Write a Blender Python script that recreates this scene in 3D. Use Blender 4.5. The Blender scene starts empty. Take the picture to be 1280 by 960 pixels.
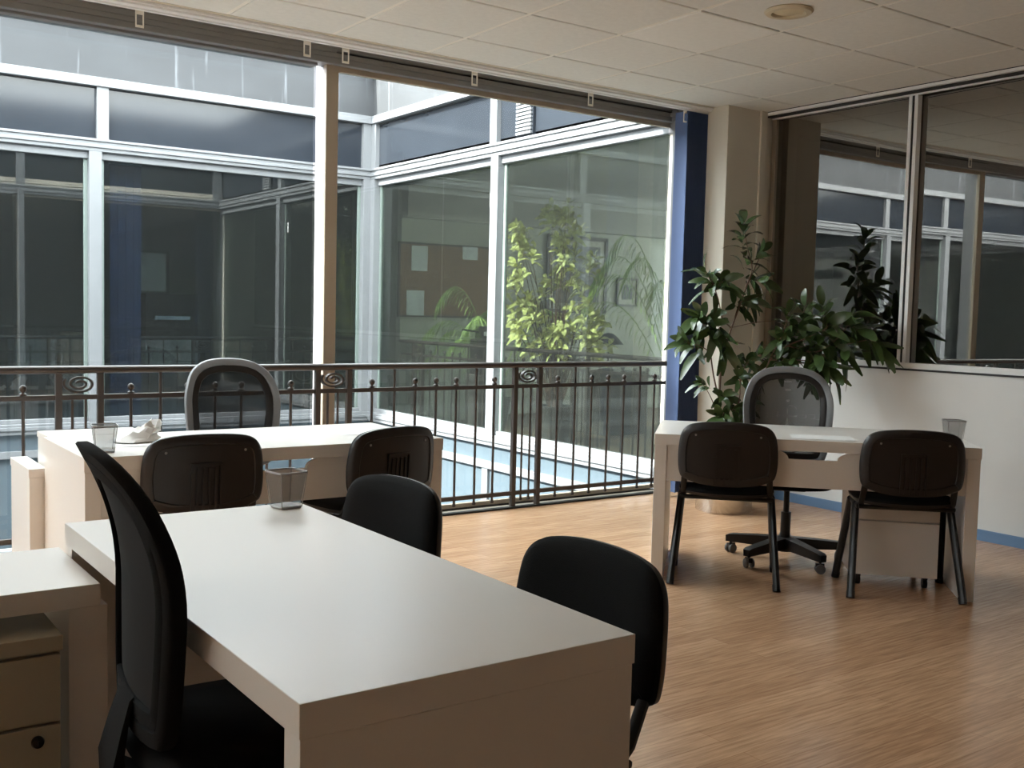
import bpy, math, random
from math import pi, sin, cos, radians, atan2, hypot
from mathutils import Vector, Matrix
C = bpy.context.scene.collection
CAMZ = 1.32
F_PX, YAW, PITCH, ROLL = 1306.4, 0.616903, 0.0672071, -0.0243654
# ------------------------------------------------------------------ camera maths
fw = Vector((sin(YAW)*cos(PITCH), cos(YAW)*cos(PITCH), -sin(PITCH)))
rt = Vector((cos(YAW), -sin(YAW), 0)); dn = fw.cross(rt)
r2 = cos(ROLL)*rt + sin(ROLL)*dn; d2 = -sin(ROLL)*rt + cos(ROLL)*dn
def at(x, y, depth):                      # a photo pixel at a forward distance -> a point of the room
    v = fw + r2*((x-640)/F_PX) + d2*((y-480)/F_PX)
    return Vector((0, 0, CAMZ)) + v*depth
# ------------------------------------------------------------------ materials
def lin(c): return tuple(((v/255)/12.92 if v <= 10 else ((v/255+0.055)/1.055)**2.4) for v in c) + (1,)
def mat(name, rgb, rough=.5, metal=0, spec=.5, noise=0, nscale=8, bump=0, bscale=60, stretch=None, aniso=None, coat=0):
    m = bpy.data.materials.new(name); m.use_nodes = True
    n, l = m.node_tree.nodes, m.node_tree.links
    b = n['Principled BSDF']
    b.inputs['Base Color'].default_value = lin(rgb); b.inputs['Roughness'].default_value = rough
    b.inputs['Metallic'].default_value = metal; b.inputs['Specular IOR Level'].default_value = spec
    b.inputs['Coat Weight'].default_value = coat
    if noise or bump:
        tc = n.new('ShaderNodeTexCoord'); mp = n.new('ShaderNodeMapping'); l.new(tc.outputs['Object'], mp.inputs[0])
        if stretch: mp.inputs['Scale'].default_value = stretch
    if noise:
        t = n.new('ShaderNodeTexNoise'); t.inputs['Scale'].default_value = nscale; t.inputs['Detail'].default_value = 5
        l.new(mp.outputs[0], t.inputs['Vector'])
        r = n.new('ShaderNodeValToRGB'); c = lin(rgb)
        r.color_ramp.elements[0].position = .3; r.color_ramp.elements[1].position = .7
        r.color_ramp.elements[0].color = tuple(max(0, v*(1-noise)) for v in c[:3])+(1,)
        r.color_ramp.elements[1].color = tuple(min(1, v*(1+noise)) for v in c[:3])+(1,)
        l.new(t.outputs[0], r.inputs[0]); l.new(r.outputs[0], b.inputs['Base Color'])
    if bump:
        t = n.new('ShaderNodeTexNoise'); t.inputs['Scale'].default_value = bscale; t.inputs['Detail'].default_value = 3
        l.new(mp.outputs[0], t.inputs['Vector'])
        bp = n.new('ShaderNodeBump'); bp.inputs['Strength'].default_value = bump; bp.inputs['Distance'].default_value = .01
        l.new(t.outputs[0], bp.inputs['Height']); l.new(bp.outputs[0], b.inputs['Normal'])
    return m
def glass(name, tint, boost, add=0.03, rough=0.0, dust=0, col=(.95, .97, .96, 1)):   # thin pane: see-through plus mirror by Fresnel on two faces
    m = bpy.data.materials.new(name); m.use_nodes = True
    n, l = m.node_tree.nodes, m.node_tree.links; n.clear()
    o = n.new('ShaderNodeOutputMaterial'); mx = n.new('ShaderNodeMixShader')
    tr = n.new('ShaderNodeBsdfTransparent'); gl = n.new('ShaderNodeBsdfGlossy')
    tr.inputs['Color'].default_value = tint; gl.inputs['Roughness'].default_value = rough
    gl.inputs['Color'].default_value = col
    fr = n.new('ShaderNodeLayerWeight'); fr.inputs['Blend'].default_value = .22
    ma = n.new('ShaderNodeMath'); ma.operation = 'MULTIPLY_ADD'; ma.use_clamp = True
    ma.inputs[1].default_value = boost; ma.inputs[2].default_value = add
    ge = n.new('ShaderNodeNewGeometry'); su = n.new('ShaderNodeMath'); su.operation = 'SUBTRACT'; su.inputs[0].default_value = 1
    pr = n.new('ShaderNodeMath'); pr.operation = 'MULTIPLY'; l.new(ge.outputs['Backfacing'], su.inputs[1])
    l.new(fr.outputs['Fresnel'], ma.inputs[0]); l.new(ma.outputs[0], pr.inputs[0]); l.new(su.outputs[0], pr.inputs[1]); l.new(pr.outputs[0], mx.inputs[0])
    l.new(tr.outputs[0], mx.inputs[1]); l.new(gl.outputs[0], mx.inputs[2])
    du = n.new('ShaderNodeMixShader'); du.inputs[0].default_value = dust; df = n.new('ShaderNodeBsdfDiffuse'); df.inputs['Color'].default_value = (.6,.62,.6,1)
    l.new(mx.outputs[0], du.inputs[1]); l.new(df.outputs[0], du.inputs[2]); l.new(du.outputs[0], o.inputs[0])
    return m
def mesh_cloth(name, rgb, open_, rough=.6, metal=0):  # woven or punched mesh, partly open
    m = bpy.data.materials.new(name); m.use_nodes = True
    n, l = m.node_tree.nodes, m.node_tree.links
    b = n['Principled BSDF']; b.inputs['Base Color'].default_value = lin(rgb); b.inputs['Roughness'].default_value = rough
    b.inputs['Metallic'].default_value = metal
    tr = n.new('ShaderNodeBsdfTransparent'); mx = n.new('ShaderNodeMixShader'); mx.inputs[0].default_value = open_
    l.new(b.outputs[0], mx.inputs[1]); l.new(tr.outputs[0], mx.inputs[2]); l.new(mx.outputs[0], n['Material Output'].inputs[0])
    return m
def wood_floor():
    m = bpy.data.materials.new('laminate_floor'); m.use_nodes = True
    n, l = m.node_tree.nodes, m.node_tree.links; b = n['Principled BSDF']
    tc = n.new('ShaderNodeTexCoord'); mp = n.new('ShaderNodeMapping'); l.new(tc.outputs['Object'], mp.inputs[0])
    br = n.new('ShaderNodeTexBrick'); br.inputs['Scale'].default_value = 1
    br.inputs['Brick Width'].default_value = 1.2; br.inputs['Row Height'].default_value = .096
    br.inputs['Mortar Size'].default_value = .0006; br.offset = .37; br.offset_frequency = 2
    br.inputs['Color1'].default_value = lin((208, 169, 134)); br.inputs['Color2'].default_value = lin((193, 153, 119))
    br.inputs['Mortar'].default_value = lin((150, 106, 74)); l.new(mp.outputs[0], br.inputs['Vector'])
    m2 = n.new('ShaderNodeMapping'); m2.inputs['Scale'].default_value = (1.6, 26, 1); l.new(tc.outputs['Object'], m2.inputs[0])
    t = n.new('ShaderNodeTexNoise'); t.inputs['Scale'].default_value = 3; t.inputs['Detail'].default_value = 8; t.inputs['Roughness'].default_value = .62
    l.new(m2.outputs[0], t.inputs['Vector'])
    r = n.new('ShaderNodeValToRGB'); r.color_ramp.elements[0].position = .36; r.color_ramp.elements[1].position = .62
    r.color_ramp.elements[0].color = (.62, .56, .52, 1); r.color_ramp.elements[1].color = (1.08, 1.06, 1.04, 1)
    l.new(t.outputs[0], r.inputs[0])
    mx = n.new('ShaderNodeMix'); mx.data_type = 'RGBA'; mx.blend_type = 'MULTIPLY'; mx.inputs[0].default_value = .75
    l.new(br.outputs[0], mx.inputs[6]); l.new(r.outputs[0], mx.inputs[7]); l.new(mx.outputs[2], b.inputs['Base Color'])
    b.inputs['Roughness'].default_value = .26; b.inputs['Specular IOR Level'].default_value = .5
    bp = n.new('ShaderNodeBump'); bp.inputs['Strength'].default_value = .06; bp.inputs['Distance'].default_value = .004
    l.new(t.outputs[0], bp.inputs['Height']); l.new(bp.outputs[0], b.inputs['Normal'])
    return m
def parapet_mat():                                   # painted render with pale drip stains
    m = mat('painted_parapet', (66, 67, 69), .75, noise=.10, nscale=2.2, stretch=(1, 1, 2.5))
    n, l = m.node_tree.nodes, m.node_tree.links; b = n['Principled BSDF']
    src = b.inputs['Base Color'].links[0].from_socket
    tc = n.new('ShaderNodeTexCoord'); mp = n.new('ShaderNodeMapping'); mp.inputs['Scale'].default_value = (9, 9, .7)
    l.new(tc.outputs['Object'], mp.inputs[0])
    t = n.new('ShaderNodeTexNoise'); t.inputs['Scale'].default_value = 1.6; t.inputs['Detail'].default_value = 3
    l.new(mp.outputs[0], t.inputs['Vector'])
    r = n.new('ShaderNodeValToRGB'); r.color_ramp.elements[0].position = .60; r.color_ramp.elements[1].position = .74
    r.color_ramp.elements[0].color = (0, 0, 0, 1); r.color_ramp.elements[1].color = (.7, .7, .7, 1); l.new(t.outputs[0], r.inputs[0])
    mx = n.new('ShaderNodeMix'); mx.data_type = 'RGBA'; l.new(r.outputs[0], mx.inputs[0]); l.new(src, mx.inputs[6])
    mx.inputs[7].default_value = lin((120, 122, 126)); l.new(mx.outputs[2], b.inputs['Base Color'])
    return m
M = dict(
 floor=wood_floor(), parapet=parapet_mat(),
 tile=mat('ceiling_tile', (224, 223, 217), .9, noise=.03, nscale=30, bump=.15, bscale=160), tile2=mat('newer_ceiling_tile', (233, 232, 226), .9, noise=.02, nscale=30),
 gridbar=mat('ceiling_grid', (236, 232, 222), .6),
 paint=mat('wall_paint', (220, 221, 219), .8, noise=.02, nscale=3), cream=mat('column_paint', (208, 202, 188), .7, noise=.02, nscale=3),
 backwall=mat('back_wall_paint', (236, 234, 228), .85),
 blue_base=mat('blue_baseboard', (104, 136, 172), .4), alu=mat('light_aluminium', (232, 233, 232), .35, noise=.02, nscale=5),
 black_seal_and_shade=mat('black_seal_and_shade', (24, 23, 22), .6),
 brownframe=mat('brown_anodised_frame', (172, 160, 142), .5), soffit=mat('taupe_soffit', (216, 206, 188), .7),
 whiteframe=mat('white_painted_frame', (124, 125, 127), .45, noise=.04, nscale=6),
 sashgrey=mat('grey_green_sash', (120, 130, 124), .5),
 panel=mat('grey_spandrel_glass', (44, 48, 54), .12, spec=.4, noise=.08, nscale=1.5),
 cladding=mat('blue_grey_cladding', (82, 94, 102), .6, noise=.03, nscale=3),
 stone=mat('stone_sill', (112, 104, 92), .8, noise=.2, nscale=20), yard=mat('courtyard_ground', (140, 142, 142), .9, noise=.1, nscale=4),
 desk=mat('white_laminate', (228, 223, 216), .30, spec=.5, bump=.02, bscale=200),
 lamp_trim=mat('cream_plastic', (205, 192, 165), .5), lamp_lens=mat('frosted_lens', (214, 200, 168), .4),
 iron=mat('dark_brown_iron', (58, 49, 44), .42, spec=.6), 
 black_plastic=mat('black_plastic', (27, 22, 21), .42, bump=.05, bscale=400), black_fabric=mat('black_fabric', (17, 17, 18), .92, spec=.2, bump=.25, bscale=500),
 black_metal=mat('black_metal', (20, 19, 19), .38), grey_plastic=mat('grey_plastic', (124, 125, 128), .45),
 chair_mesh=mesh_cloth('black_chair_mesh', (16, 16, 17), .46), dense_mesh=mesh_cloth('dense_black_mesh', (12, 12, 13), .06, .95),
 wire=mesh_cloth('grey_wire_mesh', (126, 124, 122), .6, .4, .3), wire_rim=mat('wire_rim', (160, 158, 156), .35, metal=.6),
 rubber=mat('caster_tyre', (96, 95, 94), .6), chrome=mat('brushed_steel', (205, 203, 198), .22, metal=1, bump=.03, bscale=30, stretch=(1, 1, 12)),
 lock=mat('black_lock', (14, 13, 12), .3), drawer=mat('beige_drawer_unit', (178, 171, 150), .45),
 paper=mat('white_paper', (238, 238, 236), .8), paper2=mat('printed_paper', (205, 212, 212), .8, noise=.1, nscale=30, stretch=(1, 1, 6)),
 blind=mat('blue_blind_fabric', (84, 102, 140), .75, bump=.1, bscale=300), blind_far=mat('dark_blue_blind', (52, 72, 112), .8),
 leaf=mat('rubber_plant_leaf', (64, 84, 46), .27, spec=.6, noise=.35, nscale=7), stem=mat('woody_stem', (104, 76, 58), .7),
 varieg=mat('variegated_leaf', (216, 216, 138), .45, noise=.38, nscale=22), palm=mat('palm_leaf', (160, 186, 100), .5, noise=.25, nscale=9),
 soil=mat('potting_soil', (48, 36, 28), .95), potgrey=mat('grey_planter', (96, 92, 88), .6),
 cork=mat('cork_board', (128, 96, 62), .9, noise=.06, nscale=4), darkwood=mat('dark_wood_frame', (50, 44, 38), .5),
 picmat=mat('picture_mount', (176, 174, 160), .7), picdark=mat('dark_print', (58, 60, 60), .5, noise=.3, nscale=6),
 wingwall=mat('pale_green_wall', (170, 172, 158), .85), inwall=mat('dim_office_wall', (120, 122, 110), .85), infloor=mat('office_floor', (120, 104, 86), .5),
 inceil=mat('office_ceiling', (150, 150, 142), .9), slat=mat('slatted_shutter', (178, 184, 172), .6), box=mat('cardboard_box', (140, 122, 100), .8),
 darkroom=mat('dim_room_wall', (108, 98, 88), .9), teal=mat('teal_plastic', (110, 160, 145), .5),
 pane=glass('clear_pane', (.72, .75, .75, 1), 1.0, .01), wingpane=glass('courtyard_pane', (.66, .69, .67, 1), 2.4, .15, dust=.009),
 farpane=glass('tinted_pane', (.5, .55, .57, 1), 1.6, .08, dust=.013), mirror=glass('partition_pane', (.30, .30, .29, 1), 1.4, .32, col=(.92, .88, .82, 1)),
)
# ------------------------------------------------------------------ mesh building
class MB:
    def __init__(s): s.v, s.f, s.mi, s.mats = [], [], [], []
    def mid(s, m):
        m = M[m] if isinstance(m, str) else m
        if m not in s.mats: s.mats.append(m)
        return s.mats.index(m)
    def add(s, vs, fs, m=None):
        k = len(s.v); s.v += [tuple(v) for v in vs]; i = s.mid(m) if m else 0
        for f in fs: s.f.append(tuple(k+j for j in f)); s.mi.append(i)
    def box(s, a, b, m=None, T=None):
        x0, x1 = sorted((a[0], b[0])); y0, y1 = sorted((a[1], b[1])); z0, z1 = sorted((a[2], b[2]))
        vs = [Vector(p) for p in ((x0,y0,z0),(x1,y0,z0),(x1,y1,z0),(x0,y1,z0),(x0,y0,z1),(x1,y0,z1),(x1,y1,z1),(x0,y1,z1))]
        if T: vs = [T @ v for v in vs]
        s.add(vs, [(3,2,1,0),(4,5,6,7),(0,1,5,4),(1,2,6,5),(2,3,7,6),(3,0,4,7)], m); return s
    def tube(s, pts, r, n=8, m=None, flat=None, cap=True):
        pts = [Vector(p) for p in pts]; R = r if isinstance(r, (list, tuple)) else [r]*len(pts)
        vs, up0 = [], None
        for i, p in enumerate(pts):
            d = (pts[min(i+1, len(pts)-1)]-pts[max(i-1, 0)]).normalized()
            if up0 is None: up0 = Vector((0,0,1)) if abs(d.z) < .9 else Vector((0,1,0))
            a = d.cross(up0)
            if a.length < 1e-4: a = d.cross(Vector((1,0,0)))
            a.normalize(); b = a.cross(d).normalized(); up0 = b if abs(d.z) < .9 or i else up0
            ra, rb = (R[i], R[i]) if not flat else (R[i]*flat[0], R[i]*flat[1])
            for k in range(n):
                t = 2*pi*(k+.5)/n; vs.append(p+a*(ra*cos(t))+b*(rb*sin(t)))
        fs = [(i*n+k, i*n+(k+1)%n, (i+1)*n+(k+1)%n, (i+1)*n+k) for i in range(len(pts)-1) for k in range(n)]
        if cap: fs += [tuple(range(n-1, -1, -1)), tuple((len(pts)-1)*n+k for k in range(n))]
        s.add(vs, fs, m); return s
    def lathe(s, prof, n=20, o=(0,0,0), axis=None, m=None):
        vs = []; q = Vector((0,0,1)).rotation_difference(Vector(axis)) if axis else None
        for r, z in prof:
            for k in range(n):
                p = Vector((r*cos(2*pi*k/n), r*sin(2*pi*k/n), z))
                if q: p = q @ p
                vs.append(p+Vector(o))
        L = len(prof)
        fs = [(i*n+k, i*n+(k+1)%n, (i+1)*n+(k+1)%n, (i+1)*n+k) for i in range(L-1) for k in range(n)]
        if prof[0][0] > 1e-5: fs.append(tuple(range(n-1, -1, -1)))
        if prof[-1][0] > 1e-5: fs.append(tuple((L-1)*n+k for k in range(n)))
        s.add(vs, fs, m); return s
    def loops(s, loops, m=None, close=False, capa=True, capb=True):     # skin between equal closed loops
        n = len(loops[0]); vs = [v for lp in loops for v in lp]; L = len(loops)
        fs = [(i%L*n+k, i%L*n+(k+1)%n, (i+1)%L*n+(k+1)%n, (i+1)%L*n+k) for i in range(L if close else L-1) for k in range(n)]
        if not close:
            if capa: fs.append(tuple(range(n-1, -1, -1)))
            if capb: fs.append(tuple((L-1)*n+k for k in range(n)))
        s.add(vs, fs, m); return s
    def prism(s, poly, h0, h1, fn, m=None):                             # poly in 2D pushed from h0 to h1
        s.loops([[fn(a, b, h0) for a, b in poly], [fn(a, b, h1) for a, b in poly]], m); return s
    def build(s, name, m=None, parent=None, loc=None, rotz=0, smooth=None, bevel=0):
        me = bpy.data.meshes.new(name); me.from_pydata(s.v, [], s.f)
        for x in (s.mats or [M[m] if isinstance(m, str) else m]): me.materials.append(x)
        if s.mats:
            for p, i in zip(me.polygons, s.mi): p.material_index = i
        me.validate(); me.update()
        if smooth: me.shade_smooth(); me.set_sharp_from_angle(angle=radians(smooth))
        o = bpy.data.objects.new(name, me); C.objects.link(o)
        if parent: o.parent = parent
        if loc: o.location = loc
        o.rotation_euler.z = rotz
        if bevel:
            b = o.modifiers.new('edge', 'BEVEL'); b.width = bevel; b.segments = 2; b.limit_method = 'ANGLE'
        return o
def tag(o, label, cat=None, group=None, kind=None):
    o['label'] = label
    if cat: o['category'] = cat
    if group: o['group'] = group
    if kind: o['kind'] = kind
    return o
def thing(name, label, cat, loc=(0,0,0), rotz=0, group=None):
    o = bpy.data.objects.new(name, None); C.objects.link(o); o.location = loc; o.rotation_euler.z = rotz
    o.empty_display_size = .1
    return tag(o, label, cat, group)
def struct(name, mb, m, label, **k): return tag(mb.build(name, m, **k), label, kind='structure')
def kids(o): return [c for c in bpy.data.objects if c.parent == o]
def dup(root, loc, rotz, label=None):
    r = root.copy(); C.objects.link(r); r.location = loc; r.rotation_euler.z = rotz
    if label: r['label'] = label
    for ch in kids(root):
        c = ch.copy(); C.objects.link(c); c.parent = r
        for g in kids(ch):
            d = g.copy(); C.objects.link(d); d.parent = c
    return r
def chaikin(p, it=2):
    for _ in range(it):
        q = []
        for i in range(len(p)):
            a, b = p[i], p[(i+1) % len(p)]
            q += [(a[0]*.75+b[0]*.25, a[1]*.75+b[1]*.25), (a[0]*.25+b[0]*.75, a[1]*.25+b[1]*.75)]
        p = q
    return p
def inset(p, d):                                                        # rough inward offset of a closed outline
    n = len(p); out = []
    for i in range(n):
        a, b, c = Vector(p[i-1]), Vector(p[i]), Vector(p[(i+1) % n])
        t = (c-a); t.normalize(); nn = Vector((-t.y, t.x)); out.append((b.x+nn.x*d, b.y+nn.y*d))
    return out
def area(p): return sum(p[i-1][0]*p[i][1]-p[i][0]*p[i-1][1] for i in range(len(p)))/2
def ccw(p): return p if area(p) > 0 else p[::-1]
def pillow(mb, outline, rings, fn, m=None):                             # rings (inset, height), front to back
    o = ccw(outline); L2 = [(inset(o, d), h) for d, h in rings]
    def core(q, h, ks):
        cx, cy = sum(p[0] for p in q)/len(q), sum(p[1] for p in q)/len(q)
        return [([(cx+(x-cx)*k, cy+(y-cy)*k) for x, y in q], h) for k in ks]
    L2 = core(*L2[0], (.04,.3,.6,.85)) + L2 + core(*L2[-1], (.85,.6,.3,.04))
    mb.loops([[fn(a, b, h) for a, b in q] for q, h in L2], m)
random.seed(7)
# ------------------------------------------------------------------ the room
GX, GY, CH = 2.559, 4.976, 2.83
b = MB().box((-3.1,-3.6,-.12), (6.2,5.72,0)); struct('floor', b, 'floor', 'orange brown laminate floor of the office')
mb = MB().box((-3.1,-3.6,2.846), (6.2,5.41,2.95), 'gridbar')
for i in range(-9, 6): mb.box((GX+.6*i-.012,-3.6,2.833), (GX+.6*i+.012,5.40,2.85), 'gridbar')
i0, i1, j0, j1 = -10, 6, -14, 1
for i in range(i0, i1):
    for j in range(j0, j1):
        x0, x1 = max(GX+.6*i, -3.08)+.010, min(GX+.6*(i+1), 5.97)-.010
        y0, y1 = max(GY+.6*j, -3.58)+.006, min(GY+.6*(j+1), 5.40)-.006
        if x1-x0 < .02 or y1-y0 < .02: continue
        odd = (i, j) == (2, -2); z = 2.827 if odd else 2.83
        ch = .004; mm = 'tile2' if odd else 'tile'
        mb.loops([[Vector((x0,y1,2.84)),Vector((x1,y1,2.84)),Vector((x1,y0,2.84)),Vector((x0,y0,2.84))],
                  [Vector((x0,y1,z+ch)),Vector((x1,y1,z+ch)),Vector((x1,y0,z+ch)),Vector((x0,y0,z+ch))],
                  [Vector((x0+ch,y1-ch,z)),Vector((x1-ch,y1-ch,z)),Vector((x1-ch,y0+ch,z)),Vector((x0+ch,y0+ch,z))]], mm, capa=False)
struct('ceiling', mb, None, 'suspended ceiling of square beige tiles over the office')
struct('wall_back', MB().box((-3.1,-3.7,0), (6.3,-3.58,2.9)), 'backwall', 'plain beige wall at the rear of the office')
b = MB().box((-3.2,-3.6,0), (-3.08,5.95,2.42)).box((-3.2,-3.6,2.66), (-3.08,5.95,2.9))
for y0, y1 in ((-3.6,2.8),(4.8,5.95)): b.box((-3.2,y0,2.42), (-3.08,y1,2.66))  # unseen high opening, added to let more daylight into the room
struct('wall_left', b, 'backwall', 'plain beige wall with one high opening added for daylight at the left end of the office')
b = MB().box((6.05,-3.6,0), (6.33,5.3,1.025)).box((6.12,5.29,0),(6.33,5.95,3.1))
struct('wall_right', b, 'paint', 'low white wall under the glass partition')
struct('baseboard_right', MB().box((6.036,-3.6,0), (6.05,5.24,.062)).box((6.040,-3.6,.062),(6.05,5.24,.066)), 'blue_base', 'blue baseboard along the low white wall')
b = MB().box((5.56,5.27,0), (5.90,5.47,2.84)).box((5.645,5.47,0), (5.90,5.95,2.84)).box((5.90,5.31,0),(6.13,5.95,2.84)).box((5.89,5.255,0),(5.955,5.31,2.835))
struct('column', b, 'cream', 'square cream column in the far right corner', bevel=.004)
# glass partition
w = thing('window_1', 'interior glass partition in thin light aluminium frames above the low white wall', None); w['kind'] = 'structure'
b = MB().box((6.05,-3.6,1.025),(6.26,5.3,1.04),'alu').box((6.045,-3.6,1.012),(6.06,5.3,1.025),'black_seal_and_shade')
b.box((6.05,-3.6,1.04),(6.075,5.28,1.062),'alu')
b.box((5.965,-3.6,2.823),(6.11,5.3,2.834),'black_seal_and_shade').box((5.955,-3.6,2.806),(5.985,5.3,2.824),'alu').box((5.985,-3.6,2.80),(6.11,5.3,2.806),'black_seal_and_shade').box((6.05,-3.6,2.79),(6.07,5.3,2.80),'alu')
b.box((6.06,5.262,1.04),(6.11,5.3,2.8),'brownframe')
for y in (4.13, 1.93, -.27, -2.47):
    b.box((6.055,y-.036,1.05),(6.10,y-.012,2.79),'alu').box((6.06,y-.012,1.05),(6.10,y+.006,2.79),'black_seal_and_shade').box((6.055,y+.006,1.05),(6.10,y+.03,2.79),'alu')
b.build('frame', None, w)
ys = [5.25, 4.13, 1.93, -.27, -2.47, -3.58]
for k in range(5):
    yc = (ys[k]+ys[k+1])/2
    MB().box((-.003,ys[k+1]-yc,1.045),(.003,ys[k]-yc,2.79)).build('pane', 'mirror', w, loc=(6.08,yc,0), rotz=radians((.5,-1.7,-.6,-.3,.2)[k]))
# dim room beyond the partition
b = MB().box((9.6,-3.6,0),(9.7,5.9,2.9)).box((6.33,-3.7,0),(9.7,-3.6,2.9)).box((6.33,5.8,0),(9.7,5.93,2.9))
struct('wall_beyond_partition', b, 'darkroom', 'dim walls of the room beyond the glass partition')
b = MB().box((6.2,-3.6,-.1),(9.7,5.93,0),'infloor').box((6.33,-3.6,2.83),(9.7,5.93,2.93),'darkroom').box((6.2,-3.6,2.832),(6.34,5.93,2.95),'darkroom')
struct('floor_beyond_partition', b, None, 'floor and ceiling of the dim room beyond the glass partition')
# downlight
d = thing('downlight', 'round cream recessed ceiling light near the glass partition', 'ceiling light', (4.085,3.50,2.83))
MB().lathe([(.113,0),(.118,-.006),(.108,-.016),(.084,-.018),(.078,-.012),(.074,.004)], 40).build('trim_ring', 'lamp_trim', d, smooth=40)
MB().lathe([(.076,-.004),(.06,-.009),(.03,-.012),(.0001,-.013)], 40).build('lens', 'lamp_lens', d, smooth=40)
# ------------------------------------------------------------------ courtyard
Zt, Zb = 3.98, -3.4
nwin = [3]
def facade(key, label, P0, U, V, L, low, up, glassm, own=False):
    P0, U, V = Vector(P0+(0,)), Vector(U+(0,)), Vector(V+(0,)); Zv = Vector((0,0,1))
    T = Matrix(((U.x,V.x,0,P0.x),(U.y,V.y,0,P0.y),(0,0,1,0),(0,0,0,1)))
    B = lambda mb, u0,u1,v0,v1,z0,z1,m=None: mb.box((u0,v0,z0),(u1,v1,z1),m,T)
    b = MB(); B(b,0,L,-.16,0,3.40,Zt); B(b,-.02,L,-.2,.05,Zt,Zt+.06)
    struct('wall_'+key+'_parapet', b, 'parapet', 'grey painted parapet above '+label)
    b = MB(); B(b,0,L,-.16,0,Zb,-.02 if own else .06)
    struct('wall_'+key+'_cladding', b, 'cladding', 'blue grey cladding below '+label)
    b = MB(); B(b,0,L,-.02,.035,3.46,3.50); B(b,0,L,-.02,.055,3.41,3.46)
    for z0, z1, v in ((2.885,2.91,.05),(2.855,2.885,.035),(2.825,2.855,.05),(2.79,2.825,.035)): B(b,0,L,-.10,v,z0,z1)
    if own: B(b,0,L,-.02,.05,-.08,-.01)
    else:
        for z0, z1, v in ((.135,.16,.045),(.10,.135,.06),(.06,.10,.045)): B(b,0,L,-.10,v,z0,z1)
        B(b,0,L,-.02,.04,-.165,-.095)
    for u in [0]+low+[L]: B(b,max(0,u-.05),min(L,u+.05),-.02,.03,Zb,-.165)
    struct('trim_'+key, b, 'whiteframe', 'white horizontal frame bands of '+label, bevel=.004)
    us = [0]+up+[L]
    for i in range(len(us)-1):
        n = nwin[0]; nwin[0] += 1
        w = thing('window_%d' % n, 'grey upper light number %d of %s' % (i+1, label), None); w['kind'] = 'structure'
        b = MB(); B(b,us[i],us[i+1],-.06,-.02,2.90,3.42); b.build('panel', 'panel', w)
        b = MB()
        if i: B(b,us[i]-.055,us[i]+.055,-.02,.03,2.91,3.41)
        else: B(b,0,.13,-.02,.03,2.91,3.41)
        if i == len(us)-2: B(b,L-.13,L,-.02,.03,2.91,3.41)
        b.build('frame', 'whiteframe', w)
    if own: return
    ls = [0]+low+[L]
    for i in range(len(ls)-1):
        n = nwin[0]; nwin[0] += 1; u0, u1 = ls[i], ls[i+1]
        w = thing('window_%d' % n, 'glazed bay number %d of %s' % (i+1, label), None); w['kind'] = 'structure'
        b = MB(); e0 = .06 if i == 0 else .0
        ua, ub = u0+.12, u1-.07 if i == len(ls)-2 else u1
        B(b,u0,ua,-.10,.035,.16,2.79)
        if ub < u1: B(b,ub,u1,-.10,.02,.16,2.79)
        B(b,ua,ub,-.08,-.01,2.72,2.79); B(b,ua,ub,-.08,-.01,.16,.2)
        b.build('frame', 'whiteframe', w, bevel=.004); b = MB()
        B(b,ua,ua+.035,-.075,-.04,.2,2.72); B(b,ub-.035,ub,-.075,-.04,.2,2.72)
        b.build('sash', 'sashgrey', w, bevel=.003)
        b = MB(); B(b,ua+.02,ub-.02,-.059,-.055,.19,2.73); b.build('pane', glassm, w)
facade('far', 'the far courtyard wall', (5.6,10.74), (-1,0), (0,-1), 12.4, [2.95,5.95,8.95], [2.94,5.94,8.94], 'farpane')
facade('wing', 'the right courtyard wing', (5.6,10.74), (0,-1), (-1,0), 4.96, [2.46], [2.48], 'wingpane')
facade('left_wing', 'the left courtyard wing', (-6.8,10.74), (0,-1), (1,0), 4.79, [2.4], [2.4], 'farpane')
facade('own', 'the near courtyard wall', (5.6,5.95), (-1,0), (0,1), 12.4, [2.8,5.8,8.8], [2.8,5.8,8.8], None, own=True)
struct('wall_own_parapet_back', MB().box((-6.9,5.70,2.98),(6.4,5.79,3.9)), 'soffit', 'taupe bulkhead above the office window')
struct('ground', MB().box((-6.8,5.9,-3.5),(5.6,10.8,-3.4)), 'yard', 'grey ground of the courtyard below')
t = thing('vent_grille', 'white louvred vent grille set in the upper light of the right wing', 'vent', (5.62,7.78,3.09))
MB().box((-.03,-.125,-.16),(.0,.125,.16)).build('backing', 'panel', t)
for k in range(9): MB().box((-.05,-.115,-.15+.034*k),(-.03,.115,-.128+.034*k)).build('louvre', 'whiteframe', t)
tag(MB().box((5.645,8.36,2.33),(5.646,8.40,2.46)).build('tape_strip', 'paper'), 'white strip of tape stuck on the right wing glass near its mullion', 'tape')
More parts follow.
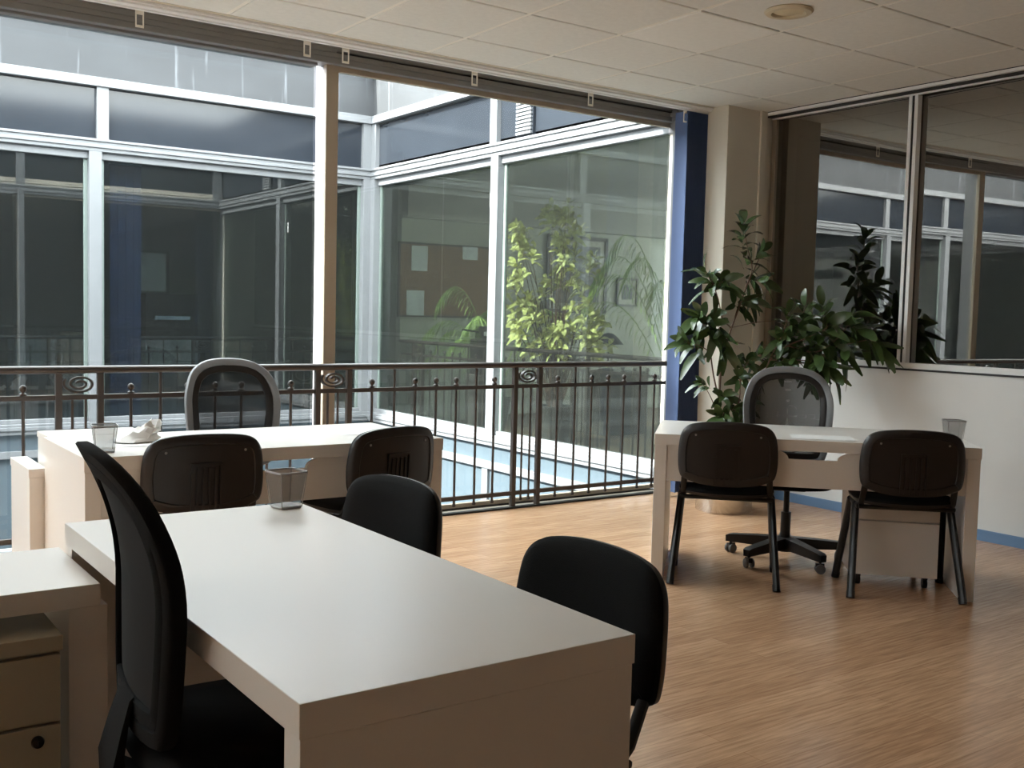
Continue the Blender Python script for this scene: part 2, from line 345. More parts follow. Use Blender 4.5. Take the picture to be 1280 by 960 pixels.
# our own window: soffit recess, brown sash, white outer frame
b = MB().box((-3.1,5.41,2.93),(6.4,5.95,3.0),'soffit').box((-3.1,5.40,2.83),(5.6,5.412,3.0),'soffit').box((-3.1,5.86,2.86),(5.6,5.95,2.94),'soffit').box((-3.1,5.91,2.80),(2.76,5.97,2.87),'soffit')
b.box((2.8,5.85,2.856),(5.6,5.862,2.866),'black_seal_and_shade')  # dark strip standing in for the gap shadow above the sash head
struct('trim_1', b, None, 'taupe recess along the top of the office window')
w = thing('window_2', 'left bay of the office window with white outer frame', None); w['kind'] = 'structure'
MB().box((-3.08,5.95,.0),(2.70,5.954,2.80)).build('pane', 'pane', w)
b = MB().box((2.762,5.937,0),(2.83,6.055,2.87)).box((-.33,5.88,0),(-.25,6.0,2.87)).box((-3.1,5.9,2.775),(2.7,6.0,2.80)).box((-3.1,5.86,-.01),(2.7,6.0,.012))
b.build('frame', 'whiteframe', w, bevel=.003)
w = thing('window_3', 'right bay of the office window in a brown sliding sash', None); w['kind'] = 'structure'
b = MB().box((2.757,5.895,0),(2.838,5.935,2.88)).box((2.76,5.90,2.757),(5.598,5.935,2.865)).box((2.76,5.90,.0),(5.598,5.935,.03))
b.build('frame', 'brownframe', w, bevel=.003)
MB().box((2.83,5.936,-.01),(5.55,5.98,.02)).build('outer_frame', 'whiteframe', w, bevel=.003)
MB().box((2.83,5.915,.02),(5.598,5.919,2.77)).build('pane', 'pane', w)
b = MB().box((-3.1,5.72,-.12),(5.6,5.95,-.012),'stone').box((-3.1,5.705,-.01),(5.6,5.725,.012),'black_seal_and_shade').box((-3.1,5.76,-.012),(5.6,5.775,.006),'black_seal_and_shade').box((-3.1,5.725,-.02),(5.6,5.86,-.004),'stone')
struct('trim_2', b, None, 'dark floor track and stone sill along the window')
# ------------------------------------------------------------------ rooms round the courtyard
b = MB().box((6.25,11.2,0),(12.1,11.3,2.95),'wingwall').box((12,5.95,0),(12.1,11.3,.8),'wingwall').box((12,5.95,2.5),(12.1,11.3,2.95),'wingwall').box((12,10.4,.8),(12.1,11.3,2.5),'wingwall').box((12,5.95,.8),(12.1,6.6,2.5),'wingwall').box((5.7,5.94,0),(12.1,6.0,2.95),'wingwall')  # unseen outer side left open, added to brighten the wing room with skylight
b.box((6.25,11.05,2.45),(12,11.2,2.83),'inceil')
struct('wall_wing_room', b, None, 'pale green walls of the room in the right wing')
b = MB().box((5.62,5.95,-.1),(12.1,11.3,0),'infloor').box((5.62,5.95,2.83),(12.1,11.3,2.95),'inceil')
struct('floor_wing_room', b, None, 'floor and ceiling of the room in the right wing')
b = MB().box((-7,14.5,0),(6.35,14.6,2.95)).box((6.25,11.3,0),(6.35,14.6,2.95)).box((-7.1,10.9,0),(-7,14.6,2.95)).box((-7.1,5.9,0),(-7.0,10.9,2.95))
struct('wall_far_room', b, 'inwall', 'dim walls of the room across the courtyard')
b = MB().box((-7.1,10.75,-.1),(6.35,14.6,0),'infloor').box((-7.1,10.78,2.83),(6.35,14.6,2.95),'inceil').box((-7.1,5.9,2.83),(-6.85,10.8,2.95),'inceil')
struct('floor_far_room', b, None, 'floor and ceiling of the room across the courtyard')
# ------------------------------------------------------------------ railings
def bar(a, b, r=.0075, m=None): return MB().tube([a, b], r*1.15, 8)
def baluster(parent, x, top, foot, kind, r=.0085, name='baluster'):
    h = .035/2 if kind == 'post' else r
    b = MB()
    if kind == 'post': b.box((x-.0155,-.0155,foot),(x+.0155,.0155,top))
    else:
        b.tube([(x,0,foot),(x,0,top)], r, 8)
        if foot > 0: b.lathe([(.0001,-.012),(.011,-.008),(.0135,0),(.011,.008),(.0085,.014)], 10, (x,0,foot))
    o = b.build('post' if kind == 'post' else name, 'iron', parent, smooth=40)
    if kind == 'finial':
        f = MB().lathe([(.009,0),(.018,.004),(.019,.010),(.010,.015),(.009,.02),(.0165,.028),(.0185,.037),(.0165,.046),(.009,.054),(.0001,.057)], 12, (x,0,top))
        f.build('finial', 'iron', o, smooth=50)
def spiral(parent, x):
    cx, cz, pts = x, .9, []
    for k in range(0, 66):
        t = k/65; ang = 2*pi*2.05*t + 2.6; r = 1-.80*t
        pts.append((cx+.081*r*cos(ang), 0, cz+.049*r*sin(ang)))
    b = MB(); lo, hi = [], []
    loops = []
    for i, p in enumerate(pts):
        p = Vector(p); q = Vector(pts[min(i+1, 65)])-Vector(pts[max(i-1, 0)]); q.normalize(); nn = Vector((-q.z,0,q.x))*.0052
        loops.append([p+nn+Vector((0,-.0125,0)), p-nn+Vector((0,-.0125,0)), p-nn+Vector((0,.0125,0)), p+nn+Vector((0,.0125,0))])
    b.loops(loops).build('scroll', 'iron', parent, smooth=50)
P = 1.4488
def railing(name, label, x0, x1, loc, rotz, first, n, group=None):
    t = thing(name, label, 'railing', loc, rotz, group)
    MB().tube([(x0,0,.974),(x1,0,.974)], .0245, 10, flat=(1.0,.84)).build('top_rail', 'iron', t, smooth=60)
    MB().box((x0,-.008,.817),(x1,.008,.843)).build('mid_rail', 'iron', t, bevel=.002)
    MB().box((x0,-.011,.086),(x1,.011,.114)).build('bottom_rail', 'iron', t, bevel=.002)
    for m in range(n):
        o = first+P*m
        for dx, kind in ((0,'post'),(.207,'post'),(.365,'finial'),(.522,'plain'),(.672,'finial'),(.826,'finial'),(.979,'finial'),(1.135,'plain'),(1.28,'finial')):
            x = o+dx
            if x0-.001 <= x <= x1: baluster(t, x, {'post': .96, 'plain': .96, 'finial': .842}[kind], 0 if kind == 'post' else .055, kind)
        if x0 <= o and o+.2 <= x1:
            spiral(t, o+.1035)
            for dx in (.068, .134): baluster(t, o+dx, .82, .055, 'inner', .0072)
    return t
railing('railing', 'dark wrought iron railing with spiral scrolls across the open office window', -2.9, 5.49, (0,5.746,0), 0, 2.652-4*P, 6)
railing('railing', 'iron railing inside the glass of the right courtyard wing', -4.5, 0, (5.93,6.1,0), -pi/2, -4.5+.30, 3, 'railings across the courtyard')
railing('railing', 'iron railing behind the tinted glass of the far courtyard wall', 0, 8, (-2.3,11.15,0), 0, .2, 5, 'railings across the courtyard')
# ------------------------------------------------------------------ vertical blind
t = thing('vertical_blind', 'blue vertical blind drawn into a stack beside the cream column', 'blind', (0,0,0))
b = MB().box((-2.9,5.43,2.803),(5.60,5.475,2.83)).box((-2.9,5.475,2.797),(5.60,5.50,2.825)).box((-2.9,5.418,2.815),(5.6,5.43,2.829))
b.build('headrail', 'alu', t, bevel=.002)
for x in (-.3, .62, 1.545, 2.455, 2.69, 3.565, 4.49, 5.37):
    b = MB().box((x-.021,5.501,2.725),(x-.015,5.506,2.80)).box((x+.015,5.501,2.725),(x+.021,5.506,2.80)).box((x-.021,5.501,2.715),(x+.021,5.506,2.727)).box((x-.02,5.4995,2.78),(x+.02,5.508,2.80))
    b.build('bracket', 'gridbar', t)
b = MB()
for k in range(17):                                  # slats side by side, edges to the room
    x = 5.375+.0125*k; y0, y1 = 5.485, 5.612
    arc = lambda s, o: (x+.011*(1-(2*s-1)**2)+o, y0+(y1-y0)*s)
    poly = [arc(s/6, 0) for s in range(7)]+[arc(s/6, .0022) for s in range(6, -1, -1)]
    MB().prism(ccw(poly), .04, 2.80, lambda a, b_, h: Vector((a, b_, h))).build('slat', 'blind', t, smooth=30)
# ------------------------------------------------------------------ desks
def desk(label, loc, rotz, L, D, Hd=.74, group='white office desks'):
    t = thing('desk', label, 'desk', loc, rotz, group)
    MB().box((-L/2,-D/2,Hd-.055),(L/2,D/2,Hd)).build('desktop', 'desk', t, bevel=.0015)
    for s in (-1, 1):
        MB().box((s*(L/2-.003),-D/2+.003,0),(s*(L/2-.062),D/2-.003,Hd-.0555)).build('side_panel', 'desk', t, bevel=.0015)
    a = L/2-.063; zt, zb = Hd-.0555, .505; hw = .19
    top = [(-a,zb),(a,zb),(a,zt),(hw,zt)]
    for k in range(1, 9): u = k/8*pi/2; top.append((hw-.075*sin(u)*1.0, zt-.042*(1-cos(u))))
    top += [(-x, z) for x, z in reversed(top[3:])] + [(-a,zt)]
    b = MB(); y0, y1 = -D/2+.012, -D/2+.03
    # rectangle strips so the slot stays open
    xs = sorted(set([p[0] for p in top])); 
    cols = [(-a,-hw,zt)]; prof = top[3:12]
    def ztop(x):
        x = abs(x)
        if x >= hw: return zt
        pr = sorted((p[0], p[1]) for p in prof)
        if x <= pr[0][0]: return pr[0][1]
        for (xa, za), (xb, zb_) in zip(pr, pr[1:]):
            if xa <= x <= xb: return za+(zb_-za)*(x-xa)/max(1e-6, xb-xa)
        return zt
    X = [-a]+sorted([-p[0] for p in prof])+sorted([p[0] for p in prof])+[a]
    lo0, hi0 = [], []
    n = len(X)
    vs = []
    for y in (y0, y1):
        for x in X: vs.append((x,y,zb))
        for x in X: vs.append((x,y,ztop(x)))
    fs = []
    for i in range(n-1):
        fs += [(i,i+1,n+i+1,n+i), (2*n+i+1,2*n+i,3*n+i,3*n+i+1), (i+1,i,2*n+i,2*n+i+1), (n+i,n+i+1,3*n+i+1,3*n+i)]
    fs += [(0,n,3*n,2*n), (n-1,3*n-1,4*n-1,2*n-1)]
    b.add(vs, fs); b.build('modesty_panel', 'desk', t)
    return t
dk1 = desk('near white desk with a wire pencil cup at its far end', (.952,2.149,0), pi/2, 1.505, .66)
dk2 = desk('white desk in front of the window railing with loose papers and a wire cup', (1.733,4.45,0), 0, 1.575, .72)
U = Vector((.692,-.7218,0)); N = Vector((.7218,.692,0))
O = Vector((3.59,3.82,0)); c = O+U*.768+N*.357
dk3 = desk('white desk by the cream column and the blue baseboard wall', (c.x,c.y,0), atan2(U.y,U.x), 1.536, .715)
def pull_out(label, loc, rotz, L, D, Hd, legs):
    t = thing('return_unit', label, 'desk return', loc, rotz, 'white desk returns')
    MB().box((-L/2,-D/2,Hd-.052),(L/2,D/2,Hd)).build('top', 'desk', t, bevel=.0015)
    for x in legs: MB().box((x-.044,-D/2+.002,0),(x+.044,D/2-.15,Hd-.0525)).build('leg_panel', 'desk', t, bevel=.0015)
    return t
pull_out('white desk return standing at left against the near desk over the drawer unit', (-.14,2.76,0), 0, 1.526, .44, .66, (.736,-.71))
t = thing('pedestal', 'narrow white pedestal left of the window desk and lower than it', 'pedestal', (.926,5.03,0))
MB().box((-.035,-.21,0),(.033,.21,.565)).build('body', 'desk', t, bevel=.001); MB().box((-.038,-.213,.566),(.034,.213,.603)).build('top', 'desk', t, bevel=.001)
t = thing('low_cabinet', 'low white cabinet behind the left end of the window desk', 'cabinet', (1.176,4.94,0))
MB().box((-.205,-.115,.03),(.205,.115,.715)).build('body', 'desk', t, bevel=.001); MB().box((-.208,-.118,.715),(.208,.118,.74)).build('top', 'desk', t, bevel=.001)
MB().box((-.19,-.1,0),(.19,.1,.03)).build('plinth', 'black_plastic', t)
def drawer_unit(label, loc, rotz, W, D, Hd, splits, mt, lockpos=None, cast=True):
    t = thing('drawer_unit', label, 'drawer unit', loc, rotz)
    z0 = .06
    MB().box((-W/2,-D/2+.018,z0),(W/2,D/2,Hd-.036)).build('body', mt, t, bevel=.001)
    MB().box((-W/2-.002,-D/2-.004,Hd-.036),(W/2+.002,D/2,Hd)).build('top', mt, t, bevel=.002)
    z = Hd-.045
    for k, h in enumerate(splits):
        o = MB().box((-W/2+.003,-D/2,z-h+.008),(W/2-.003,-D/2+.017,z)).build('drawer', mt, t, bevel=.0015)
        if lockpos and k == lockpos[0]:
            MB().lathe([(.0135,0),(.0145,.006),(.012,.013),(.006,.015),(.0001,.015)], 20, (lockpos[1],-D/2,z-lockpos[2]), (0,-1,0)).box((lockpos[1]-.0015,-D/2-.017,z-lockpos[2]-.006),(lockpos[1]+.0015,-D/2-.014,z-lockpos[2]+.006)).build('lock', 'lock', o, smooth=40)
        z -= h
    if cast:
        for sx in (-1, 1):
            for sy in (-1, 1):
                MB().lathe([(.0001,-.012),(.022,-.012),(.025,-.008),(.025,.008),(.022,.012),(.0001,.012)], 14, (sx*(W/2-.05),sy*(D/2-.06),.025), (1,0,0)).box((sx*(W/2-.05)-.012,sy*(D/2-.06)-.02,.045),(sx*(W/2-.05)+.012,sy*(D/2-.06)+.02,.06)).build('caster', 'black_plastic', t, smooth=40)
    return t
drawer_unit('beige drawer unit with a black lock under the left desk return', (.318,2.77,0), 0, .42, .54, .5635, (.163,.29), 'drawer', (1,.157,.032))
c = O+U*1.19+N*.36
drawer_unit('white drawer unit on casters under the right end of the column side desk', (c.x,c.y,0), atan2(U.y,U.x), .42, .40, .52, (.14,.28), 'desk')
# ------------------------------------------------------------------ visitor chairs
def visitor(label, loc, rotz):
    t = thing('visitor_chair', label, 'chair', loc, rotz, 'black visitor chairs')
    def legm(sx, sy):
        top = Vector((sx*.222,.06*sy+.02,.435)); bot = Vector((sx*.258,sy*.208,.0))
        b = MB().tube([bot+Vector((0,0,.012)), top], .0225, 10, flat=(.8,1.2))
        b.tube([bot, bot+(top-bot)*.07], .0245, 10, flat=(.8,1.2)); return b
    for sx in (-1, 1):
        for sy in (1, -1): legm(sx, sy).build('leg', 'black_metal', t, smooth=50)
    b = MB()
    for sx in (-1, 1):
        b.tube([(sx*.222,.115,.43),(sx*.222,-.11,.43)], .012, 8, flat=(.8,1.2))
        b.tube([(sx*.21,-.06,.432),(sx*.21,-.105,.437),(sx*.21,-.13,.462),(sx*.205,-.178,.56)], .013, 8, flat=(1.2,.7))
    b.tube([(-.222,.09,.43),(.222,.09,.43)], .011, 8); b.tube([(-.222,-.12,.43),(.222,-.12,.43)], .011, 8)
    b.build('seat_frame', 'black_metal', t, smooth=50)
    # seat
    so = chaikin([(-.235,-.20),(.235,-.20),(.235,.13),(.20,.215),(-.20,.215),(-.235,.13)], 3)
    f = lambda a, b_, h: Vector((a, b_, h - (.018 if b_ > .15 else 0)*((b_-.15)/.06) + .25*a*a*.4))
    b = MB(); pillow(b, so, [(.05,.438),(.004,.444),(.0,.458)], f); b.build('seat_shell', 'black_plastic', t, smooth=60)
    b = MB(); pillow(b, so, [(.003,.458),(.003,.470),(.02,.482),(.06,.488)], f); b.build('seat_cushion', 'black_fabric', t, smooth=60)
    # back
    bo = chaikin([(-.115,.160),(.115,.160),(.222,.130),(.243,.01),(.236,-.11),(.205,-.135),(.10,-.162),(-.10,-.162),(-.205,-.135),(-.236,-.11),(-.243,.01),(-.222,.130)], 3)
    def g(a, z, h):
        return Vector((a, -.217 + h - .09*z*(1 if z > 0 else .5) + .55*a*a - .0, .662+z))
    b = MB(); pillow(b, bo, [(.05,-.019),(.042,-.019),(.038,-.024),(.012,-.022),(.001,-.012),(.0,.0)], lambda a, z, h: g(a, z, h)); shell = b.build('backrest_shell', 'black_plastic', t, smooth=40)
    b = MB(); pillow(b, bo, [(.002,.0),(.002,.012),(.018,.026),(.05,.033)], lambda a, z, h: g(a, z, h)); b.build('backrest_cushion', 'black_fabric', t, smooth=60)
    # moulded rib panel on the rear
    b = MB()
    def slab(x0, x1, z0, z1, h0, h1):
        v = [g(x, z, h) for h in (h0, h1) for x, z in ((x0,z0),(x1,z0),(x1,z1),(x0,z1))]
        b.add(v, [(0,1,2,3),(7,6,5,4),(4,5,1,0),(5,6,2,1),(6,7,3,2),(7,4,0,3)])
    for x0, x1, z0, z1 in ((-.062,-.052,-.15,.045),(.052,.062,-.15,.045),(-.052,.052,.035,.045)): slab(x0,x1,z0,z1,-.026,-.018)
    for k in range(4): x = -.036+.024*k; slab(x-.005,x+.005,-.15,.026,-.0245,-.018)
    b.build('rib_panel', 'black_plastic', shell)
    b = MB()
    for sx in (-1, 1): b.lathe([(.0055,0),(.005,.002),(.0001,.0025)], 10, g(sx*.155,.09,-.021), (0,-1,0))
    b.build('screw', 'wire_rim', shell)
    return t
ang = lambda dx, dy: atan2(dy, dx)-pi/2
V0 = visitor('black visitor chair at the column side desk, left of its pair', (3.947,3.66,0), ang(.73,.68))
for loc, rz, lb in (((4.529,3.05,0), ang(.68,.735), 'black visitor chair at the column side desk, right of its pair'),
    ((1.40,4.243,0), radians(-4), 'black visitor chair with its back to us at the window desk near the wire cup'),
    ((2.155,4.17,0), radians(12), 'black visitor chair turned slightly left at the right end of the window desk'),
    ((1.305,2.70,0), radians(96), 'black visitor chair behind the far half of the near desk'),
    ((1.25,1.725,0), radians(91), 'black visitor chair nearest to us at the right side of the near desk')):
    dup(V0, loc, rz, lb)
# ------------------------------------------------------------------ swivel chairs
def swivel(label, loc, rotz, band, rimm, meshm, spin):
    t = thing('swivel_chair', label, 'office chair', loc, rotz, 'mesh back swivel chairs')
    base = MB().lathe([(.045,.055),(.05,.065),(.05,.095),(.034,.125),(.03,.13)], 20); 
    for k in range(5):
        a = spin+2*pi*k/5; d = Vector((cos(a),sin(a),0)); s = Vector((-sin(a),cos(a),0))
        lp = []
        for r, wd, zz, hh in ((.03,.034,.10,.032),(.17,.029,.094,.027),(.315,.024,.086,.021),(.335,.02,.082,.017)):
            p = d*r+Vector((0,0,zz)); lp.append([p+s*wd+Vector((0,0,hh)),p-s*wd+Vector((0,0,hh)),p-s*wd*.9-Vector((0,0,hh)),p+s*wd*.9-Vector((0,0,hh))])
        base.loops(lp)
    base.build('star_base', 'black_plastic', t, smooth=35)
    for k in range(5):
        a = spin+2*pi*k/5; d = Vector((cos(a),sin(a),0)); tw = Vector((cos(a+1.1),sin(a+1.1),0)); p = d*.31
        b = MB().tube([p+Vector((0,0,.04)), p+Vector((0,0,.075))], .008, 8)
        ax = Vector((-tw.y,tw.x,0)); b.box((-.011,-.024,.03),(.011,.02,.055), None, Matrix.Translation(p) @ Matrix.Rotation(atan2(tw.y,tw.x)-pi/2, 4, 'Z'))
        cst = b.build('caster', 'black_plastic', t, smooth=40)
        b = MB()
        for sd in (-1, 1): b.lathe([(.0001,-.009),(.012,-.009),(.016,-.006),(.025,-.006),(.026,0),(.025,.006),(.012,.009),(.0001,.009)], 18, p+ax*(.017*sd)+Vector((0,0,.026)), ax)
        b.build('wheel', 'rubber', cst, smooth=40)
    MB().lathe([(.027,.10),(.027,.27),(.016,.272),(.016,.43)], 20).build('gas_column', 'black_plastic', t, smooth=40)
    MB().box((-.09,-.15,.40),(.09,.10,.432)).box((.09,.02,.408),(.24,.035,.416)).build('tilt_mechanism', 'black_plastic', t, bevel=.008)
    so = chaikin([(-.225,-.225),(.225,-.225),(.245,0),(.235,.17),(.19,.235),(-.19,.235),(-.235,.17),(-.245,0)], 3)
    f = lambda a, b_, h: Vector((a, b_, h-(.6*max(0, b_-.13)**2*4)))
    b = MB(); pillow(b, so, [(.06,.432),(.02,.438),(.0,.452),(.004,.470),(.025,.483),(.07,.489)], f); b.build('seat', 'black_fabric', t, smooth=60)
    lean = lambda x, z: -.215 - 1.05*max(0, z-.75)**2*.85 + .5*x*x + .3*max(0, .62-z)**2
    ol = chaikin([(-.155,.50),(.155,.50),(.215,.53),(.237,.66),(.25,.82),(.243,.90),(.203,1.0),(.10,1.057),(-.10,1.057),(-.203,1.0),(-.243,.90),(-.25,.82),(-.237,.66),(-.215,.53)], 2)
    ol = ccw(ol)
    g = lambda p, h: Vector((p[0], lean(p[0], p[1])+h, p[1]))
    def ring(d0, d1, h0, h1):
        A, B_ = inset(ol, d0), inset(ol, d1); mid = inset(ol, d0+.004); mi2 = inset(ol, d1-.004)
        lps = [[g(p,h0) for p in mid],[g(p,h0+.006) for p in A],[g(p,h1-.006) for p in A],[g(p,h1) for p in mid],[g(p,h1) for p in mi2],[g(p,h1-.006) for p in B_],[g(p,h0+.006) for p in B_],[g(p,h0) for p in mi2]]
        return MB().loops(lps, close=True)
    fr = ring(0, .036, -.014, .016).build('back_frame', band, t, smooth=50)
    ring(.034, .070, -.012, .010).build('inner_rim', rimm, t, smooth=50)
    b = MB(); pillow(b, ol, [(.068,.001),(.0681,.002)], lambda x, z, h: Vector((x, lean(x, z)-.002, z))); b.build('back_mesh', meshm, t, smooth=60)
    b = MB(); lp = []
    for y, z, w_, h_ in ((-.10,.40,.06,.012),(-.21,.395,.065,.014),(-.25,.41,.07,.02),(-.255,.45,.07,.016),(-.24,.52,.06,.010),(-.226,.57,.05,.006)):
        lp.append([Vector((x, y+dy*h_, z+dz*h_)) for x, dy, dz in ((-w_,-.7,-.7),(w_,-.7,-.7),(w_,.7,.7),(-w_,.7,.7))])
    b.loops(lp)
    b.build('back_support', 'black_fabric', t, smooth=50)
    return t
sw1 = swivel('swivel chair with grey rimmed mesh back in front of the big plant', (4.535,3.76,0), ang(-.72,-.69), 'grey_plastic', 'black_plastic', 'chair_mesh', -.38)
sw2 = dup(sw1, (1.905,4.93,0), ang(0,-1), 'swivel chair with grey rimmed mesh back against the window railing')
swivel('all black swivel chair with tall mesh back pulled up to the near desk', (.775,2.03,0), ang(1,-.07), 'black_fabric', 'black_fabric', 'dense_mesh', .3)
# ------------------------------------------------------------------ things on the desks
def cup(label, p, rz):
    t = thing('pencil_cup', label, 'pencil cup', p, rz, 'wire mesh pencil cups')
    sq = lambda w, z, r=.012: [Vector((x, y, z)) for x, y in chaikin([(-w,-w),(w,-w),(w,w),(-w,w)], 3)] if False else [Vector((sx*(w-r)+r*cos(a), sy*(w-r)+r*sin(a), z)) for sx, sy, a0 in ((1,1,0),(-1,1,pi/2),(-1,-1,pi),(1,-1,1.5*pi)) for a in (a0, a0+pi/4, a0+pi/2)]
    b = MB().loops([sq(.034,.004), sq(.035,.02), sq(.046,.104)], capa=False, capb=False); b.build('mesh_wall', 'wire', t, smooth=60)
    b = MB().loops([sq(.034,.0), sq(.0355,.002), sq(.0355,.006), sq(.033,.008)]); b.build('base', 'wire_rim', t)
    b = MB(); a, c_ = sq(.048,.1035), sq(.0455,.1035); 
    b.loops([a, [v+Vector((0,0,.005)) for v in a], [v+Vector((0,0,.005)) for v in c_], c_], close=True); b.build('rim', 'wire_rim', t)
    b = MB()
    for sx, sy in ((1,1),(-1,1),(-1,-1),(1,-1)): b.tube([(sx*.0325,sy*.0325,.004),(sx*.0435,sy*.0435,.104)], .0014, 6)
    b.build('corner_wire', 'wire_rim', t)
    return t
c0 = cup('wire mesh pencil cup on the far end of the near desk', (1.215,2.838,.7402), radians(8))
dup(c0, (1.055,4.235,.7402), radians(-8), 'wire mesh pencil cup on the window desk beside loose papers')
dup(c0, (4.77,2.935,.7402), radians(-40), 'wire mesh pencil cup on the column side desk')
def sheet(label, pts, z, cat='paper', name='paper_sheet', curl=.002):
    b = MB(); n = 6
    p0, p1, p2, p3 = [Vector(p) for p in pts]; top = []
    for i in range(n+1):
        for j in range(n+1):
            u, v = i/n, j/n; q = (p0*(1-u)+p1*u)*(1-v)+(p3*(1-u)+p2*u)*v
            top.append(Vector((q.x, q.y, z+.0006+curl*max(0, u-.6)**2*4+curl*max(0, .3-v)**2*6)))
    bot = [v-Vector((0,0,.0005)) for v in top]; m = len(top); W = n+1
    fs = [(i*W+j,(i+1)*W+j,(i+1)*W+j+1,i*W+j+1) for i in range(n) for j in range(n)]
    fs += [tuple(m+k for k in reversed(f)) for f in fs]
    b.add(top+bot, fs); o = b.build(name, 'paper', smooth=60); return tag(o, label, cat, 'paper sheets on the desks')
sheet('white sheet of paper under the wire cup on the window desk', [(1.01,4.37),(1.30,4.33),(1.34,4.54),(1.04,4.60)], .7402)
sheet('white sheet of paper at the right end of the window desk', [(2.14,4.36),(2.34,4.34),(2.38,4.64),(2.18,4.66)], .7402)
o = O+U*.72+N*.05
q = lambda u, v: (o+U*u+N*v).to_tuple()[:2]
sheet('white sheet of paper lying on the column side desk', [q(-.05,.0),(q(.25,.0)),q(.25,.21),q(-.05,.21)], .7402)
b = MB(); rnd = random.Random(3); n, k = 9, 14; rows = []
for i in range(n):
    rr = sin(pi*(i+.3)/(n-.4)); zz = .005+.075*(i/(n-1))**1.0
    rows.append([Vector((1.24+(.105-.055*i/n)*max(.12, 1-.07*i)*cos(2*pi*j/k)*(1+.35*(rnd.random()-.5))+.012*i, 4.50+(.075-.005*i)*max(.12, 1-.07*i)*sin(2*pi*j/k)*(1+.35*(rnd.random()-.5)), .7415+zz*(.75+.5*rnd.random()))) for j in range(k)])
b.loops(rows); tag(b.build('crumpled_paper', 'paper', smooth=25), 'crumpled white paper lying on the window desk behind the wire cup', 'crumpled paper')
# ------------------------------------------------------------------ plants
def leaf(mb, p, d, up, L, W, droop=.3, n=5, fold=.18, wave=0):
    d = Vector(d).normalized(); s = d.cross(Vector(up))
    if s.length < 1e-3: s = d.cross(Vector((.3,.8,.1)))
    s.normalize(); nn = s.cross(d).normalized(); p = Vector(p); vs = []
    for i in range(n+1):
        t = i/n; w = W*.5*(sin(pi*min(1, t**.85*.94+.03)))**.62 + (.001 if i in (0, n) else 0)
        q = p + d*(L*t) - Vector((0,0,1))*(droop*L*t*t) + nn*(.06*L*sin(pi*t))
        up_ = nn*(fold*w)
        vs += [q-s*w+up_, q, q+s*w+up_]
    fs = []
    for i in range(n):
        a = 3*i; fs += [(a,a+1,a+4,a+3),(a+1,a+2,a+5,a+4)]
    mb.add(vs, fs)
rp = random.Random(11)
def rv(): return Vector((rp.uniform(-1,1), rp.uniform(-1,1), rp.uniform(-1,1)))
def whorl(mb, p, axis, n, L, W, spread=1.0, droop=.35, sm=None):
    axis = Vector(axis).normalized(); a = axis.orthogonal().normalized(); b_ = axis.cross(a)
    for k in range(n):
        t = 2.4*k+rp.uniform(-.25,.25); e = spread*(.45+.75*k/n)+rp.uniform(-.12,.12)
        d = axis*cos(e)+(a*cos(t)+b_*sin(t))*sin(e)
        l = L*rp.uniform(.78,1.12); st = Vector(p)-axis*(.012*k*L/.14)
        base = st+d*(.10*L)
        if sm is not None: sm.tube([st, base], .0016, 5, cap=False)
        leaf(mb, base, d, axis+rv()*.25, l, W*l/L*rp.uniform(.9,1.1), droop*rp.uniform(.6,1.4))
def smooth_path(pts, sub=4):
    P_ = [Vector(p) for p in pts]; out = []
    for i in range(len(P_)-1):
        a, b_, c_, d = P_[max(i-1,0)], P_[i], P_[i+1], P_[min(i+2,len(P_)-1)]
        for k in range(sub):
            t = k/sub
            out.append(.5*((2*b_)+(c_-a)*t+(2*a-5*b_+4*c_-d)*t*t+(3*b_-a-3*c_+d)*t**3))
    return out+[P_[-1]]
t = thing('rubber_plant', 'tall leafy rubber plant in a steel pot between the blue blind and the partition', 'plant', (5.36,4.99,0))
o = Vector((5.36,4.99,0)); L_ = lambda p: p-o
MB().lathe([(.0001,0),(.188,0),(.192,.006),(.192,.42),(.186,.426),(.18,.42),(.18,.36),(.0001,.36)], 48).build('pot', 'chrome', t, smooth=40)
MB().lathe([(.179,.355),(.10,.372),(.0001,.378)], 24).build('soil', 'soil', t, smooth=40)
D0 = 7.12
stems = [  # pixel paths with a depth offset each
 ([(903,600),(899,526),(901,462),(908,430),(914,410),(924,384),(934,356),(944,334),(950,320)], [0,0,0,0,.02,.02,.04,.04,.04], .009),
 ([(932,360),(940,335),(934,308),(930,284)], [.04,.02,0,-.02], .005),
 ([(899,500),(892,470),(888,440),(886,415),(878,404),(871,396)], [0,-.03,-.06,-.08,-.1,-.1], .006),
 ([(914,410),(903,398),(898,375),(890,352),(882,341)], [.02,-.03,-.06,-.08,-.1], .0045),
 ([(888,440),(874,432),(860,428)], [-.06,-.12,-.16], .004),
 ([(899,526),(892,505),(885,490),(878,479)], [0,-.05,-.08,-.1], .004),
 ([(904,600),(912,540),(924,500),(926,470),(936,452),(950,442)], [0,-.05,-.08,-.08,-.06,-.04], .006),
 ([(906,600),(925,555),(945,500),(962,450),(975,425),(985,395)], [0,-.03,-.08,-.12,-.14,-.14], .008),
 ([(962,450),(985,432),(1010,422),(1034,410)], [-.12,-.18,-.22,-.26], .006),
 ([(985,432),(1020,440),(1050,420),(1064,398)], [-.18,-.22,-.25,-.25], .005),
 ([(1020,440),(1060,430),(1088,425),(1100,432)], [-.22,-.27,-.3,-.3], .004),
 ([(962,450),(990,450),(1015,452),(1038,462)], [-.12,-.2,-.25,-.3], .005),
 ([(912,410),(945,403),(970,402),(990,412)], [.02,-.05,-.1,-.16], .003),
 ([(905,580),(918,545),(930,520),(934,505)], [0,-.08,-.12,-.12], .004),
 ([(902,580),(896,545),(905,515)], [0,-.1,-.12], .004)]
sb, lb = MB(), MB()
